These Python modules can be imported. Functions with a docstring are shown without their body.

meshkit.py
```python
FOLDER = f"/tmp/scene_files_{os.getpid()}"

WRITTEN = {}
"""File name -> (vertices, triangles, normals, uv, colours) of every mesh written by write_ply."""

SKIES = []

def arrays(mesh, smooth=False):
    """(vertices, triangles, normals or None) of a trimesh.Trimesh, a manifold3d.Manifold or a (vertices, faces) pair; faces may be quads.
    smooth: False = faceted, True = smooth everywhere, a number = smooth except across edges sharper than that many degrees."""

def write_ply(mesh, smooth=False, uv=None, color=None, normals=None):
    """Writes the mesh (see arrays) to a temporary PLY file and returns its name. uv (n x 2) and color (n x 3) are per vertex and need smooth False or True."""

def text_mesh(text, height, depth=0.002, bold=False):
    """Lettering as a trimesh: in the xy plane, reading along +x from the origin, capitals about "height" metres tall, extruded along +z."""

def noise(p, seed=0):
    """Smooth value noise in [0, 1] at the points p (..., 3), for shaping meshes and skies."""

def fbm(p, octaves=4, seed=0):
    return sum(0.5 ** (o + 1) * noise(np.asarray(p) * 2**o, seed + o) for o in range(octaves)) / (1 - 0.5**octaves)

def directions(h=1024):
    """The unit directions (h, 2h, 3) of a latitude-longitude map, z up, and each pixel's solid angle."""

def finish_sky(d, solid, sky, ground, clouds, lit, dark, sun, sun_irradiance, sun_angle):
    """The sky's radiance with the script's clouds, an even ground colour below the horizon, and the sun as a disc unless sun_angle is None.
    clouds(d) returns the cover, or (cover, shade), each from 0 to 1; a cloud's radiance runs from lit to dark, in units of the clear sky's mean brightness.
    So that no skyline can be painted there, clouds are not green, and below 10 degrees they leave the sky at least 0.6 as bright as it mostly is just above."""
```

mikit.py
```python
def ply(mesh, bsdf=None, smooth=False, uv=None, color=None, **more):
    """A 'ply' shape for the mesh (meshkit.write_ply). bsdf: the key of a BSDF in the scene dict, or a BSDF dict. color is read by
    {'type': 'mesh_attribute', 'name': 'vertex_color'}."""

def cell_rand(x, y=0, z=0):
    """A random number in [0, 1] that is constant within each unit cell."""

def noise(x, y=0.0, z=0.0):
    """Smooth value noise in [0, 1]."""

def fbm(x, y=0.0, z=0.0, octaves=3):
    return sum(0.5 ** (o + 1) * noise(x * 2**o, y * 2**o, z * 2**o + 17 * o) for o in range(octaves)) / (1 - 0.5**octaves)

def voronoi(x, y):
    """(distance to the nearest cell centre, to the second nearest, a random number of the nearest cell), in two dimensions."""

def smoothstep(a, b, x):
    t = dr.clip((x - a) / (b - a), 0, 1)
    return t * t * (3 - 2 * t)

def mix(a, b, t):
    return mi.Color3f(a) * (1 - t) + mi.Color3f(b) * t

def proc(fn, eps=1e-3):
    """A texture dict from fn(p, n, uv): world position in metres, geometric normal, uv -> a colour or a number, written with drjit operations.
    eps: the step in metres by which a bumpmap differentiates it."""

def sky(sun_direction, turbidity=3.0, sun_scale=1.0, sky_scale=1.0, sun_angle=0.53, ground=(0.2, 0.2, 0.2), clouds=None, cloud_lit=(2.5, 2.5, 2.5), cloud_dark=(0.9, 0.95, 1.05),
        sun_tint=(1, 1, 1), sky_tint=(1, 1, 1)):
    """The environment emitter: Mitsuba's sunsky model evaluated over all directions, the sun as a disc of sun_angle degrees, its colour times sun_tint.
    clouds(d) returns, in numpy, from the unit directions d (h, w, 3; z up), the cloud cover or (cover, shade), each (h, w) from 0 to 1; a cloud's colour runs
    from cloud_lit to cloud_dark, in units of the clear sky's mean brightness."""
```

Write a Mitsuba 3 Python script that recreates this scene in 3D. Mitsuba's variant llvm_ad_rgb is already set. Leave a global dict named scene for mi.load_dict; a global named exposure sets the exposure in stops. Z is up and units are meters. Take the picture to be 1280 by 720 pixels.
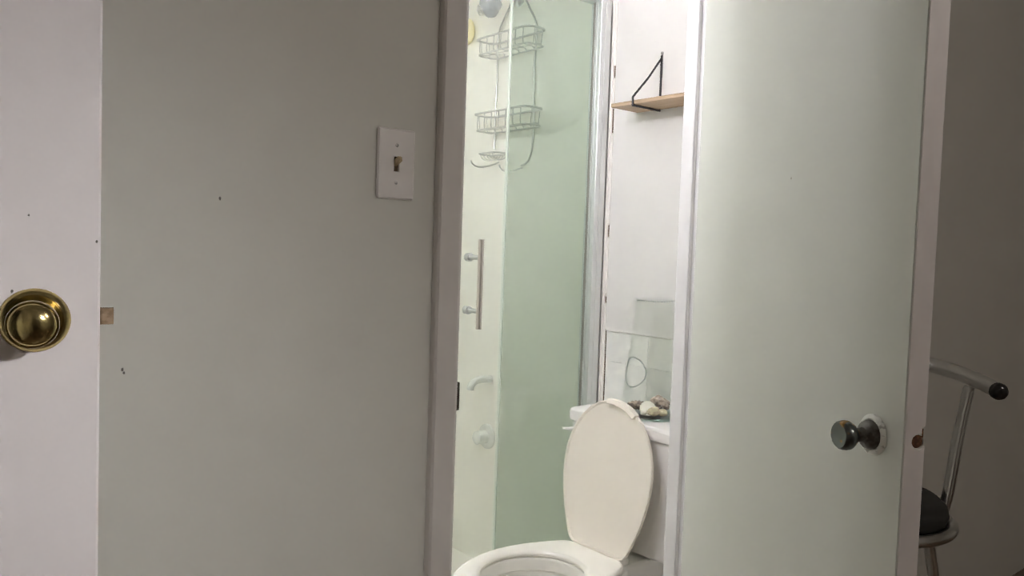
import math, numpy as np, trimesh, manifold3d as m3, mitsuba as mi, mikit, meshkit
import drjit as dr
from shapely.geometry import Polygon, box as sbox
T = mi.ScalarTransform4f
scene, labels = {"type": "scene"}, {}

# ------------------------------------------------------------------ camera, lights, exposure
H = 1.27
PHI, PITCH, ROLL = math.radians(40), math.radians(2.8), math.radians(1.95)
fwd = np.array([math.sin(PHI) * math.cos(PITCH), math.cos(PHI) * math.cos(PITCH), -math.sin(PITCH)])
side = np.array([math.cos(PHI), -math.sin(PHI), 0.0])
up0 = np.cross(side, fwd)
up = up0 * math.cos(ROLL) - side * math.sin(ROLL)
eye = np.array([0, 0, H])
scene["camera"] = dict(type="perspective", fov=2 * math.degrees(math.atan(640 / 1000)), fov_axis="x", near_clip=0.02, far_clip=50,
                       to_world=T().look_at(origin=eye.tolist(), target=(eye + fwd).tolist(), up=up.tolist()))
exposure = 2.1
BATH_LAMP = [34.5, 33.8, 37.0]      # radiance of the two frosted globes over the bathroom mirror
ROOM_LAMP = [19.0, 17.2, 16.3]      # radiance of the ceiling globe far back in the hall room
HALL_LAMP = [186.0, 184.0, 181.0]   # radiance of the bulb in the shaded reading lamp beside the camera

SHOWER_LAMP = [8.0, 8.0, 8.3]    # radiance of the downlight in the shower ceiling

# ------------------------------------------------------------------ materials
fbm, noise, smooth, mix = mikit.fbm, mikit.noise, mikit.smoothstep, mikit.mix


def rgb(c):
    return {"type": "rgb", "value": list(c)}


def principled(name, color, rough=0.5, spec=0.5, metallic=0.0, clear=0.0, bump=None, bump_scale=1.0):
    d = dict(type="principled", base_color=color if isinstance(color, dict) else rgb(color), roughness=rough, metallic=metallic, clearcoat=clear, clearcoat_gloss=0.9)
    if not metallic:
        d["specular"] = spec
    if bump is not None:
        d = dict(type="bumpmap", arbitrary=bump, scale=bump_scale, bsdf=d)
    scene[name] = dict(type="twosided", bsdf=d)


def specks(c, p, spots, dark):
    for (x, y, z, r) in spots:
        q = dr.sqrt(dr.square(p.x - x) + dr.square(p.y - y) + dr.square((p.z - z) * 0.7))
        c = mix(c, dark, 1 - smooth(r * 0.6, r * 1.3, q + 0.4 * r * (noise(p.x * 900, p.y * 900, p.z * 900) - .5)))
    return c


def paint(base, amp=0.02, spots=(), dark=(0.12, 0.11, 0.1), scale=6.0):
    a, b = tuple(v * (1 - amp) for v in base), tuple(min(1, v * (1 + amp)) for v in base)

    def fn(p, n, uv):
        return specks(mix(a, b, fbm(p.x * scale, p.y * scale, p.z * scale, 4)), p, spots, dark)
    return mikit.proc(fn)


roller = mikit.proc(lambda p, n, uv: fbm(p.x * 110, p.y * 110, p.z * 110, 3), eps=2e-3)
WALL_SPOTS = [(0.282, 1.127, 1.094, 0.0017), (0.284, 1.127, 1.0895, 0.0014), (0.4065, 1.127, 1.3266, 0.0017)]
DOOR1_SPOTS = [(0.1409, 0.9091, 1.2869, 0.0009), (0.1991, 0.8972, 1.263, 0.0011), (0.1274, 0.9119, 1.212, 0.0012), (0.2025, 0.8963, 1.1564, 0.0016), (0.203, 0.8964, 1.0375, 0.0013)]
DOOR2_SPOTS = [(1.3153, 0.7939, 1.4142, 0.0016)]
principled("mat_hall_wall", paint((0.635, 0.63, 0.58), 0.03, WALL_SPOTS), 0.55, 0.35, bump=roller, bump_scale=0.0011)
principled("mat_casing", paint((0.66, 0.625, 0.60), 0.03), 0.5, 0.4)
principled("mat_left_door", paint((0.78, 0.735, 0.745), 0.03, DOOR1_SPOTS), 0.45, 0.4)
principled("mat_bath_door", paint((0.65, 0.66, 0.605), 0.03, DOOR2_SPOTS, (0.3, 0.28, 0.22)), 0.42, 0.4)
principled("mat_bath_door_edge", paint((0.72, 0.685, 0.665), 0.05), 0.5, 0.4)
principled("mat_bath_wall", paint((0.75, 0.73, 0.718), 0.012), 0.5, 0.4)
principled("mat_white_trim", paint((0.84, 0.83, 0.83), 0.015), 0.38, 0.5)
principled("mat_lath", paint((0.80, 0.76, 0.73), 0.04, scale=30), 0.5, 0.4)
principled("mat_caulk", paint((0.86, 0.83, 0.79), 0.04, scale=60), 0.6, 0.3)
principled("mat_groove", (0.16, 0.12, 0.09), 0.9, 0.1)
principled("mat_shower_wall", paint((0.87, 0.87, 0.81), 0.02), 0.25, 0.5)
principled("mat_ceiling", (0.80, 0.79, 0.77), 0.7, 0.2)


def marble(p, n, uv):
    w = fbm(p.x * 5, p.y * 5 + 3, p.z * 5, 4)
    v = 1 - smooth(0.0, 0.16, dr.abs(fbm(p.y * 7 + w * 4, p.z * 9 + w * 3, p.x * 7, 4) - 0.5))
    return mix((0.89, 0.885, 0.85), (0.78, 0.785, 0.77), v * 0.55)


principled("mat_tile", mikit.proc(marble), 0.18, 0.5)
principled("mat_grout", (0.80, 0.79, 0.76), 0.8, 0.2)


def wood_floor(p, n, uv):
    plank = dr.floor(p.x / 0.12)
    t = fbm(p.x * 40 + mikit.cell_rand(plank) * 30, p.y * 2.5, plank, 4)
    c = mix((0.085, 0.055, 0.037), (0.15, 0.10, 0.065), t * 0.7 + 0.3 * mikit.cell_rand(plank, 5))
    f = p.x / 0.12 - plank
    return mix(c, (0.05, 0.03, 0.02), 1 - smooth(0.0, 0.02, dr.minimum(f, 1 - f)))


principled("mat_wood_floor", mikit.proc(wood_floor), 0.35, 0.5)


def tile_floor(p, n, uv):
    fx, fy = p.x / 0.2 - dr.floor(p.x / 0.2), p.y / 0.2 - dr.floor(p.y / 0.2)
    e = dr.minimum(dr.minimum(fx, 1 - fx), dr.minimum(fy, 1 - fy))
    return mix((0.5, 0.49, 0.46), mix((0.66, 0.65, 0.62), (0.74, 0.73, 0.70), fbm(p.x * 9, p.y * 9, 0, 3)), smooth(0.008, 0.016, e))


principled("mat_tile_floor", mikit.proc(tile_floor), 0.3, 0.5)


def shelf_wood(p, n, uv):
    t = fbm(p.x * 90, p.y * 6, p.z * 90, 4)
    return mix((0.34, 0.235, 0.15), (0.52, 0.385, 0.27), t)


principled("mat_shelf_wood", mikit.proc(shelf_wood), 0.5, 0.4)
principled("mat_black_metal", (0.02, 0.019, 0.022), 0.4, 0.5)
principled("mat_black_plastic", (0.008, 0.008, 0.008), 0.22, 0.5)
principled("mat_black_vinyl", (0.012, 0.012, 0.011), 0.5, 0.25, bump=mikit.proc(lambda p, n, uv: fbm(p.x * 300, p.y * 300, p.z * 300, 3)), bump_scale=0.0006)
principled("mat_porcelain", (0.86, 0.845, 0.79), 0.12, 0.5, clear=0.3)
principled("mat_tank", (0.90, 0.88, 0.86), 0.14, 0.5, clear=0.3)
principled("mat_seat", (0.92, 0.90, 0.83), 0.2, 0.5)
principled("mat_lid", (0.90, 0.84, 0.755), 0.28, 0.5)
principled("mat_plate", (0.76, 0.73, 0.71), 0.35, 0.5)
principled("mat_toggle", (0.42, 0.33, 0.20), 0.35, 0.5)
principled("mat_toggle_slot", (0.10, 0.07, 0.04), 0.6, 0.3)
principled("mat_screw", (0.40, 0.38, 0.37), 0.35, metallic=0.7)
principled("mat_chrome", (0.86, 0.87, 0.87), 0.07, metallic=1.0)
principled("mat_stool_chrome", (0.66, 0.66, 0.65), 0.06, metallic=1.0)
principled("mat_handle", (0.66, 0.61, 0.57), 0.09, metallic=1.0)
principled("mat_mount", (0.62, 0.64, 0.64), 0.12, metallic=1.0)
principled("mat_post", (0.74, 0.76, 0.76), 0.34, metallic=0.75)
principled("mat_wire", (0.68, 0.69, 0.67), 0.2, metallic=1.0)
principled("mat_satin_chrome", (0.78, 0.80, 0.81), 0.2, metallic=1.0)


def worn(base, dark, scale, lo, hi):
    return mikit.proc(lambda p, n, uv: mix(base, dark, smooth(lo, hi, fbm(p.x * scale, p.y * scale, p.z * scale, 4))))


principled("mat_brass", worn((0.55, 0.45, 0.20), (0.38, 0.30, 0.15), 60, 0.4, 0.75), 0.13, metallic=1.0)
principled("mat_bolt", worn((0.25, 0.18, 0.12), (0.17, 0.11, 0.065), 200, 0.3, 0.7), 0.38, metallic=0.7)
principled("mat_worn_knob", worn((0.11, 0.12, 0.115), (0.26, 0.15, 0.05), 70, 0.52, 0.66), 0.2, metallic=0.9)
principled("mat_old_metal", worn((0.13, 0.125, 0.11), (0.07, 0.055, 0.045), 120, 0.35, 0.7), 0.42, metallic=0.6)
principled("mat_rust", worn((0.07, 0.035, 0.02), (0.16, 0.08, 0.04), 250, 0.4, 0.7), 0.8, 0.2)
principled("mat_chipped_paint", worn((0.78, 0.78, 0.73), (0.40, 0.40, 0.35), 170, 0.60, 0.72), 0.5, 0.4)
principled("mat_grey_plastic", (0.42, 0.45, 0.47), 0.2, 0.5, clear=0.4)
principled("mat_pale_plastic", (0.73, 0.75, 0.72), 0.4, 0.4)
principled("mat_yellow", (0.88, 0.80, 0.50), 0.8, 0.2, bump=mikit.proc(lambda p, n, uv: fbm(p.x * 160, p.y * 160, p.z * 160, 3)), bump_scale=0.002)


scene["mat_door_glass"] = dict(type="thindielectric", int_ior=1.5, specular_transmittance=rgb((0.93, 0.955, 0.925)))
scene["mat_fixed_glass"] = dict(type="thindielectric", int_ior=1.5, specular_transmittance=rgb((0.555, 0.635, 0.57)))
principled("mat_glass_edge", (0.76, 0.83, 0.76), 0.2, 0.5)
scene["mat_vase_glass"] = dict(type="thindielectric", int_ior=1.5, specular_transmittance=rgb((0.91, 0.925, 0.905)))
scene["mat_vase_base"] = dict(type="dielectric", int_ior=1.5, ext_ior=1.0, specular_transmittance=rgb((0.62, 0.76, 0.70)))


scene["mat_rim_glass"] = dict(type="dielectric", int_ior=1.5, ext_ior=1.0, specular_transmittance=rgb((0.62, 0.67, 0.65)))


def shell_brown(p, n, uv):
    b = fbm(p.x * 90, p.y * 90, p.z * 90, 4)
    return mix((0.27, 0.20, 0.165), (0.56, 0.46, 0.39), smooth(0.3, 0.7, b))


principled("mat_shell_brown", mikit.proc(shell_brown), 0.45, 0.5)
principled("mat_shell_dark", worn((0.16, 0.12, 0.10), (0.50, 0.40, 0.32), 120, 0.45, 0.65), 0.3, 0.5)
principled("mat_shell_white", (0.93, 0.90, 0.80), 0.45, 0.4)
principled("mat_shell_cream", worn((0.74, 0.66, 0.46), (0.60, 0.48, 0.33), 150, 0.45, 0.7), 0.5, 0.4)
principled("mat_dark_wood", worn((0.05, 0.035, 0.025), (0.10, 0.065, 0.04), 30, 0.3, 0.7), 0.5, 0.4)
scene["mat_lamp_glass"] = dict(type="twosided", bsdf=dict(type="diffuse", reflectance=rgb((0.9, 0.9, 0.88))))


# ------------------------------------------------------------------ mesh helpers
def add(key, mesh, mat, smooth_=False, **more):
    assert key not in scene, key
    scene[key] = mikit.ply(mesh, mat, smooth_, **more)


def tag(key, label, cat=None, group=None, kind=None):
    d = {"label": label}
    if cat: d["category"] = cat
    if group: d["group"] = group
    if kind: d["kind"] = kind
    labels[key] = d


def struct(key, label=None):
    labels[key] = {"kind": "structure"}
    if label: labels[key]["label"] = label


def cat(*ms):
    return trimesh.util.concatenate([as_tri(m) for m in ms])


def as_tri(m):
    if hasattr(m, "to_mesh"):
        q = m.to_mesh()
        return trimesh.Trimesh(q.vert_properties[:, :3], q.tri_verts, process=False)
    return m


def to_m3(m):
    m = m.copy(); m.merge_vertices()
    return m3.Manifold(m3.Mesh(np.asarray(m.vertices, np.float32), np.asarray(m.faces, np.uint32)))


def bx(x0, x1, y0, y1, z0, z1):
    m = trimesh.creation.box((x1 - x0, y1 - y0, z1 - z0))
    m.apply_translation(((x0 + x1) / 2, (y0 + y1) / 2, (z0 + z1) / 2))
    return m


def rbx(x0, x1, y0, y1, z0, z1, r=0.003, seg=16):
    ball = np.asarray(trimesh.creation.icosphere(subdivisions=2 if seg > 8 else 1, radius=r).vertices)
    pts = np.vstack([ball + [x, y, z] for x in (x0 + r, x1 - r) for y in (y0 + r, y1 - r) for z in (z0 + r, z1 - r)])
    return trimesh.convex.convex_hull(pts)


def cbx(x0, x1, y0, y1, z0, z1, c=0.003):
    """A box with chamfered edges (24 corners)."""
    pts = []
    for sx, x in ((1, x0), (-1, x1)):
        for sy, y in ((1, y0), (-1, y1)):
            for sz, z in ((1, z0), (-1, z1)):
                pts += [(x, y + sy * c, z + sz * c), (x + sx * c, y, z + sz * c), (x + sx * c, y + sy * c, z)]
    return trimesh.convex.convex_hull(np.array(pts))


def spline(pts, n):
    from scipy.interpolate import CubicSpline
    pts = np.asarray(pts, float)
    t = np.r_[0, np.cumsum(np.linalg.norm(np.diff(pts, axis=0), axis=1))]
    return CubicSpline(t, pts)(np.linspace(0, t[-1], n))


def tube(pts, r, seg=12, closed=False, caps=True):
    """A round bar along a polyline; r is one radius or one per point."""
    p = np.asarray(pts, float)
    n = len(p)
    r = np.broadcast_to(np.asarray(r, float), n)
    tang = (np.roll(p, -1, 0) - np.roll(p, 1, 0)) if closed else np.gradient(p, axis=0)
    tang /= np.linalg.norm(tang, axis=1, keepdims=True)
    a = np.array([0, 0, 1.0]) if abs(tang[0][2]) < 0.9 else np.array([1.0, 0, 0])
    u = np.cross(tang[0], a); u /= np.linalg.norm(u)
    ang = np.arange(seg) * 2 * math.pi / seg
    rings = []
    for i in range(n):
        u = u - tang[i] * (u @ tang[i]); u /= np.linalg.norm(u)
        v = np.cross(tang[i], u)
        rings.append(p[i] + r[i] * (np.cos(ang)[:, None] * u + np.sin(ang)[:, None] * v))
    vs = np.vstack(rings)
    fs = []
    for i in range(n if closed else n - 1):
        j = (i + 1) % n
        for k in range(seg):
            l = (k + 1) % seg
            fs += [(i * seg + k, i * seg + l, j * seg + l), (i * seg + k, j * seg + l, j * seg + k)]
    if not closed and caps:
        vs = np.vstack([vs, p[0], p[-1]])
        c0, c1 = n * seg, n * seg + 1
        for k in range(seg):
            l = (k + 1) % seg
            fs += [(c0, l, k), (c1, (n - 1) * seg + k, (n - 1) * seg + l)]
    return trimesh.Trimesh(vs, np.array(fs), process=False)


def lathe(profile, axis_from, axis_dir, seg=48):
    """Revolves (radius, height) about an axis from a point along a direction."""
    prof = np.asarray(profile, float)
    m = trimesh.creation.revolve(prof, sections=seg)
    z = np.asarray(axis_dir, float) / np.linalg.norm(axis_dir)
    m.apply_transform(trimesh.geometry.align_vectors([0, 0, 1], z))
    m.apply_translation(axis_from)
    return m


def arc(c, r, a0, a1, n):
    return [(c[0] + r * math.cos(math.radians(a)), c[1] + r * math.sin(math.radians(a))) for a in np.linspace(a0, a1, n)]


def grid(rows, closed_u=True):
    """A mesh through rows of points (m x n x 3); each row is a closed loop."""
    rows = np.asarray(rows, float)
    m, n = rows.shape[:2]
    f = []
    for i in range(m - 1):
        for k in range(n):
            l = (k + 1) % n
            f += [(i * n + k, i * n + l, (i + 1) * n + l), (i * n + k, (i + 1) * n + l, (i + 1) * n + k)]
    mesh = trimesh.Trimesh(rows.reshape(-1, 3), np.array(f), process=False)
    return mesh


def fix(m):
    m.merge_vertices(); trimesh.repair.fix_normals(m)
    return m


# ------------------------------------------------------------------ room shell
YA, YB = 1.127, 1.212            # hall face and bathroom face of the wall with the bathroom doorway
XL, XR, ZT = 0.822, 1.525, 2.05   # doorway
XT = 1.97                         # wall behind the toilet
YG = 1.90                         # plane of the shower glass
CEIL = 2.42

# floors
add("floor", bx(-1.6, 5.0, -3.1, 1.17, -0.05, 0), "mat_wood_floor"); struct("floor", "brown plank floor of the hall room, below the frame")
add("floor_bathroom", bx(0.35, 2.07, 1.17, 2.85, -0.05, 0.0), "mat_tile_floor"); struct("floor_bathroom", "pale tiled bathroom floor below the frame")
add("ceiling", bx(-1.7, 5.2, -3.2, 2.95, CEIL, CEIL + 0.08), "mat_ceiling"); struct("ceiling", "white ceiling above the frame")

# wall with the doorway, in one piece
poly = Polygon([(-0.70, 0), (XL - 0.02, 0), (XL - 0.02, ZT + 0.02), (XR + 0.02, ZT + 0.02), (XR + 0.02, 0), (5.0, 0), (5.0, CEIL), (-0.70, CEIL)])
w = trimesh.creation.extrude_polygon(poly, YB - YA)
w.apply_transform(np.array([[1, 0, 0, 0], [0, 0, -1, YB], [0, 1, 0, 0], [0, 0, 0, 1.0]]))
fix(w)
add("wall_back", w, "mat_hall_wall"); struct("wall_back", "dim grey painted wall around the bathroom doorway, light switch on it")
add("wall_left", cat(bx(-0.70, -0.62, -3.1, 0.25, 0, CEIL), bx(-0.70, -0.62, 0.25, 1.0, 2.06, CEIL), bx(-0.70, -0.62, 1.0, 1.127, 0, CEIL), bx(-1.7, -1.6, -3.1, 1.3, 0, CEIL)), "mat_hall_wall")
struct("wall_left", "painted hall wall left of the frame")
add("wall_right", bx(5.0, 5.1, -3.1, 1.3, 0, CEIL), "mat_hall_wall"); struct("wall_right", "painted hall wall right of the frame")
add("wall_front", bx(-1.7, 5.1, -3.2, -3.1, 0, CEIL), "mat_hall_wall"); struct("wall_front", "painted hall wall behind the camera")

# bathroom walls
add("wall_bathroom_right", bx(XT + 0.0, XT + 0.1, YB, 2.85, 0, CEIL), "mat_grout"); struct("wall_bathroom_right", "white bathroom wall behind the toilet with pale tiles below")
PY1 = 1.845
add("wall_bathroom_right__panel", cbx(XT - 0.008, XT + 0.004, YB, PY1, 1.007, CEIL, 0.0015), "mat_bath_wall")
labels["wall_bathroom_right__panel"] = {"label": "white painted upper wall panel above the tiles"}
tiles = []
ty = [YB + 0.002, 1.36, 1.51, 1.66, PY1 - 0.002]
rows = [(0.906, 1.0065), (0.756, 0.906), (0.606, 0.756), (0.456, 0.606), (0.306, 0.456), (0.156, 0.306), (0.004, 0.156)]
k = 0
for (z0, z1) in rows:
    for a, b in zip(ty[:-1], ty[1:]):
        key = "wall_bathroom_right__tile" + (f"_{k:03d}" if k else "")
        add(key, cbx(XT - 0.003 + 0.0004 * (k * 7 % 3), XT + 0.003, a + 0.0005, b - 0.0005, z0 + 0.0004, z1 - 0.0004, 0.0006), "mat_tile")
        k += 1
labels["wall_bathroom_right__tile"] = {"label": "pale veined wall tile behind the toilet"}
add("wall_bathroom_left", bx(0.35, 0.45, YB, 2.85, 0, CEIL), "mat_shower_wall"); struct("wall_bathroom_left", "painted bathroom wall hidden left of the doorway")
add("wall_shower_back", bx(0.35, 2.07, 2.75, 2.85, 0, CEIL), "mat_shower_wall"); struct("wall_shower_back", "white rear wall of the shower")
add("wall_shower_right", bx(XT - 0.012, XT + 0.002, YG + 0.02, 2.75, 0, CEIL), "mat_shower_wall"); struct("wall_shower_right", "pale shower wall panel behind the caddy")
add("wall_doorway_inner", cat(bx(0.45, XL - 0.02, YB, YB + 0.004, 0, CEIL), bx(XL - 0.02, XR + 0.02, YB, YB + 0.004, ZT + 0.02, CEIL), bx(XR + 0.02, XT - 0.008, YB, YB + 0.004, 0, CEIL)), "mat_bath_wall")
struct("wall_doorway_inner", "white bathroom side of the doorway wall")

# lath, groove and caulk between the shower post and the wall panel
add("trim_1", cbx(XT - 0.010, XT + 0.002, PY1 + 0.006, 1.8655, 0.0, CEIL - 0.002, 0.002), "mat_lath"); struct("trim_1", "pinkish white vertical lath between shower post and wall, paint worn")
add("trim_1__groove", bx(XT - 0.006, XT + 0.003, PY1 - 0.0005, PY1 + 0.0065, 0.3, CEIL - 0.002), "mat_groove"); labels["trim_1__groove"] = {"label": "dark crack showing where the caulk has fallen out"}
gaps = [(1.845, 1.885), (1.665, 1.745), (1.32, 1.36), (1.10, 1.122)]
z0 = 0.3
for i, (a, b) in enumerate(sorted(gaps) + [(CEIL - 0.004, 0)]):
    zz = np.linspace(z0, a, max(6, int((a - z0) / 0.012)))
    jit = 0.0007 * np.array([math.sin(37.1 * q) + math.sin(91.7 * q + 1) for q in zz])
    rad = 0.0042 + 0.5 * jit
    rad[-1] *= 0.5; rad[0] *= 0.5
    add("trim_1__caulk" + (f"_{i:03d}" if i else ""), tube(np.stack([XT - 0.0065 + jit, PY1 + 0.003 + jit, zz], 1), rad, 8), "mat_caulk", 50)
    z0 = b

# door casing on the hall side, jambs
def casing(y_hall, x_in, x_out, z0, z1):
    s = 1 if x_out < x_in else -1
    t = 0.016
    prof = [(x_in, 0), (x_in, -t * 0.75), (x_in - s * 0.003, -t * 0.9), (x_in - s * 0.007, -t), (x_out + s * 0.004, -t), (x_out + s * 0.001, -t + 0.003), (x_out, -t + 0.006), (x_out, 0)]
    m = trimesh.creation.extrude_polygon(Polygon([(x, y_hall + y) for x, y in prof]), z1 - z0)
    m.apply_translation((0, 0, z0))
    return fix(m)


add("trim_2", casing(YA, XL - 0.003, 0.768, 0, ZT + 0.055), "mat_casing"); struct("trim_2", "grey flat casing left of the bathroom doorway")
add("trim_3", casing(YA, XR + 0.008, XR + 0.062, 0, ZT + 0.055), "mat_casing"); struct("trim_3", "flat casing right of the bathroom doorway, behind the open door")
add("trim_4", cbx(0.768, XR + 0.062, YA - 0.016, YA, ZT + 0.003, ZT + 0.058, 0.003), "mat_casing"); struct("trim_4", "casing across the top of the bathroom doorway")
lj = to_m3(cbx(XL - 0.02, XL, YA, YB, 0, ZT, 0.0025)) - to_m3(bx(XL - 0.012, XL + 0.01, YA + 0.010, YA + 0.030, 0.992, 1.026))
add("trim_5", lj, "mat_white_trim"); struct("trim_5", "left jamb of the bathroom doorway, edge only")
plate = (to_m3(cbx(XL - 0.0005, XL + 0.0022, YA - 0.0025, YA + 0.036, 0.982, 1.036, 0.0008)) - to_m3(bx(XL - 0.02, XL + 0.01, YA + 0.010, YA + 0.030, 0.992, 1.026))) + to_m3(cbx(XL - 0.0005, XL + 0.0075, YA - 0.006, YA - 0.0015, 0.984, 1.034, 0.001))
add("trim_5__strike_plate", plate, "mat_old_metal"); labels["trim_5__strike_plate"] = {"label": "dark metal strike plate with its lip past the left jamb"}
add("trim_6", cat(cbx(XR, XR + 0.02, YA, YB, 0, ZT, 0.0025), cbx(XR - 0.011, XR + 0.002, YA + 0.04, YA + 0.074, 0, ZT, 0.002)), "mat_white_trim"); struct("trim_6", "bright white jamb right of the doorway, lit from the bathroom")
add("trim_7", cbx(XL - 0.02, XR + 0.02, YA, YB, ZT, ZT + 0.02, 0.002), "mat_white_trim"); struct("trim_7", "head jamb of the bathroom doorway")

# ------------------------------------------------------------------ open bathroom door (door_2)
HC = np.array([1.486, 1.129, 0.0])
th = math.radians(63)
e = np.array([-math.cos(th), -math.sin(th), 0.0])         # along the door, hinge to free edge
nb = np.array([math.sin(th), -math.cos(th), 0.0])         # through the door, away from the bathroom side
M2 = np.eye(4); M2[:3, 0], M2[:3, 1], M2[:3, 2], M2[:3, 3] = e, nb, (0, 0, 1), HC    # local: x along, y through, z up


def in_door2(m):
    m = as_tri(m).copy(); m.apply_transform(M2)
    if np.linalg.det(M2[:3, :3]) < 0: m.invert()
    return m


leaf = to_m3(cbx(0, 0.70, 0, 0.035, 0.012, 2.035, 0.0022))
cyl = lambda r, p0, d, n=24: lathe([(0, 0), (r, 0), (r, np.linalg.norm(d)), (0, np.linalg.norm(d))], p0, d, n)
leaf = leaf - to_m3(cyl(0.0105, (0.655, 0.0235, 1.012), (0.06, 0, 0), 14)) - to_m3(bx(0.69, 0.71, 0.0295, 0.04, 1.016, 1.032)) - to_m3(bx(0.694, 0.71, 0.0145, 0.03, 1.008, 1.0185))
leaf = leaf - to_m3(cyl(0.012, (0.64, -0.01, 1.012), (0, 0.055, 0), 20))
lt = as_tri(leaf)
# the free edge carries an older, pinker coat of paint: a thin cap of its own
add("door_2", in_door2(lt), "mat_bath_door"); struct("door_2", "pale painted bathroom door standing open on the right with old round knob")
capm = to_m3(cbx(0.6995, 0.7012, 0.0006, 0.0344, 0.012, 2.035, 0.0006)) - to_m3(cyl(0.0125, (0.655, 0.0235, 1.012), (0.06, 0, 0), 11)) - to_m3(bx(0.69, 0.71, 0.0285, 0.04, 1.013, 1.034)) - to_m3(bx(0.694, 0.71, 0.0135, 0.03, 1.006, 1.0195))
add("door_2__edge_band", in_door2(capm), "mat_bath_door_edge"); labels["door_2__edge_band"] = {"label": "pinkish grey painted narrow edge of the open door"}
add("door_2__latch", in_door2(cat(cyl(0.0098, (0.657, 0.0235, 1.012), (0.0405, 0, 0), 16), bx(0.682, 0.697, 0.0298, 0.0345, 1.017, 1.030))), "mat_rust", 40)
labels["door_2__latch"] = {"label": "rusted latch in a broken hole in the door edge"}
ros = [(0.0, 0.0), (0.031, 0.0), (0.0312, 0.002), (0.029, 0.0045), (0.024, 0.006), (0.0225, 0.0045), (0.0, 0.0045)]
add("door_2__rosette", in_door2(lathe(ros, (0.634, 0, 1.0075), (0, -1, 0))), "mat_chipped_paint", 40); labels["door_2__rosette"] = {"label": "knob rose ringed with chipped white paint"}
neck = [(0.0, 0.003), (0.0222, 0.003), (0.0222, 0.008), (0.0205, 0.013), (0.015, 0.0165), (0.0115, 0.019), (0.0105, 0.026), (0.0112, 0.033), (0.0, 0.034)]
add("door_2__neck", in_door2(lathe(neck, (0.634, 0, 1.0075), (0, -1, 0))), "mat_old_metal", 40); labels["door_2__neck"] = {"label": "dark worn knob neck"}
head = [(0.0, 0.030), (0.0105, 0.030), (0.0125, 0.033), (0.018, 0.038), (0.0218, 0.044), (0.0225, 0.050), (0.0212, 0.0565), (0.0185, 0.0600), (0.0165, 0.0598), (0.012, 0.0588), (0.0, 0.058)]
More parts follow.
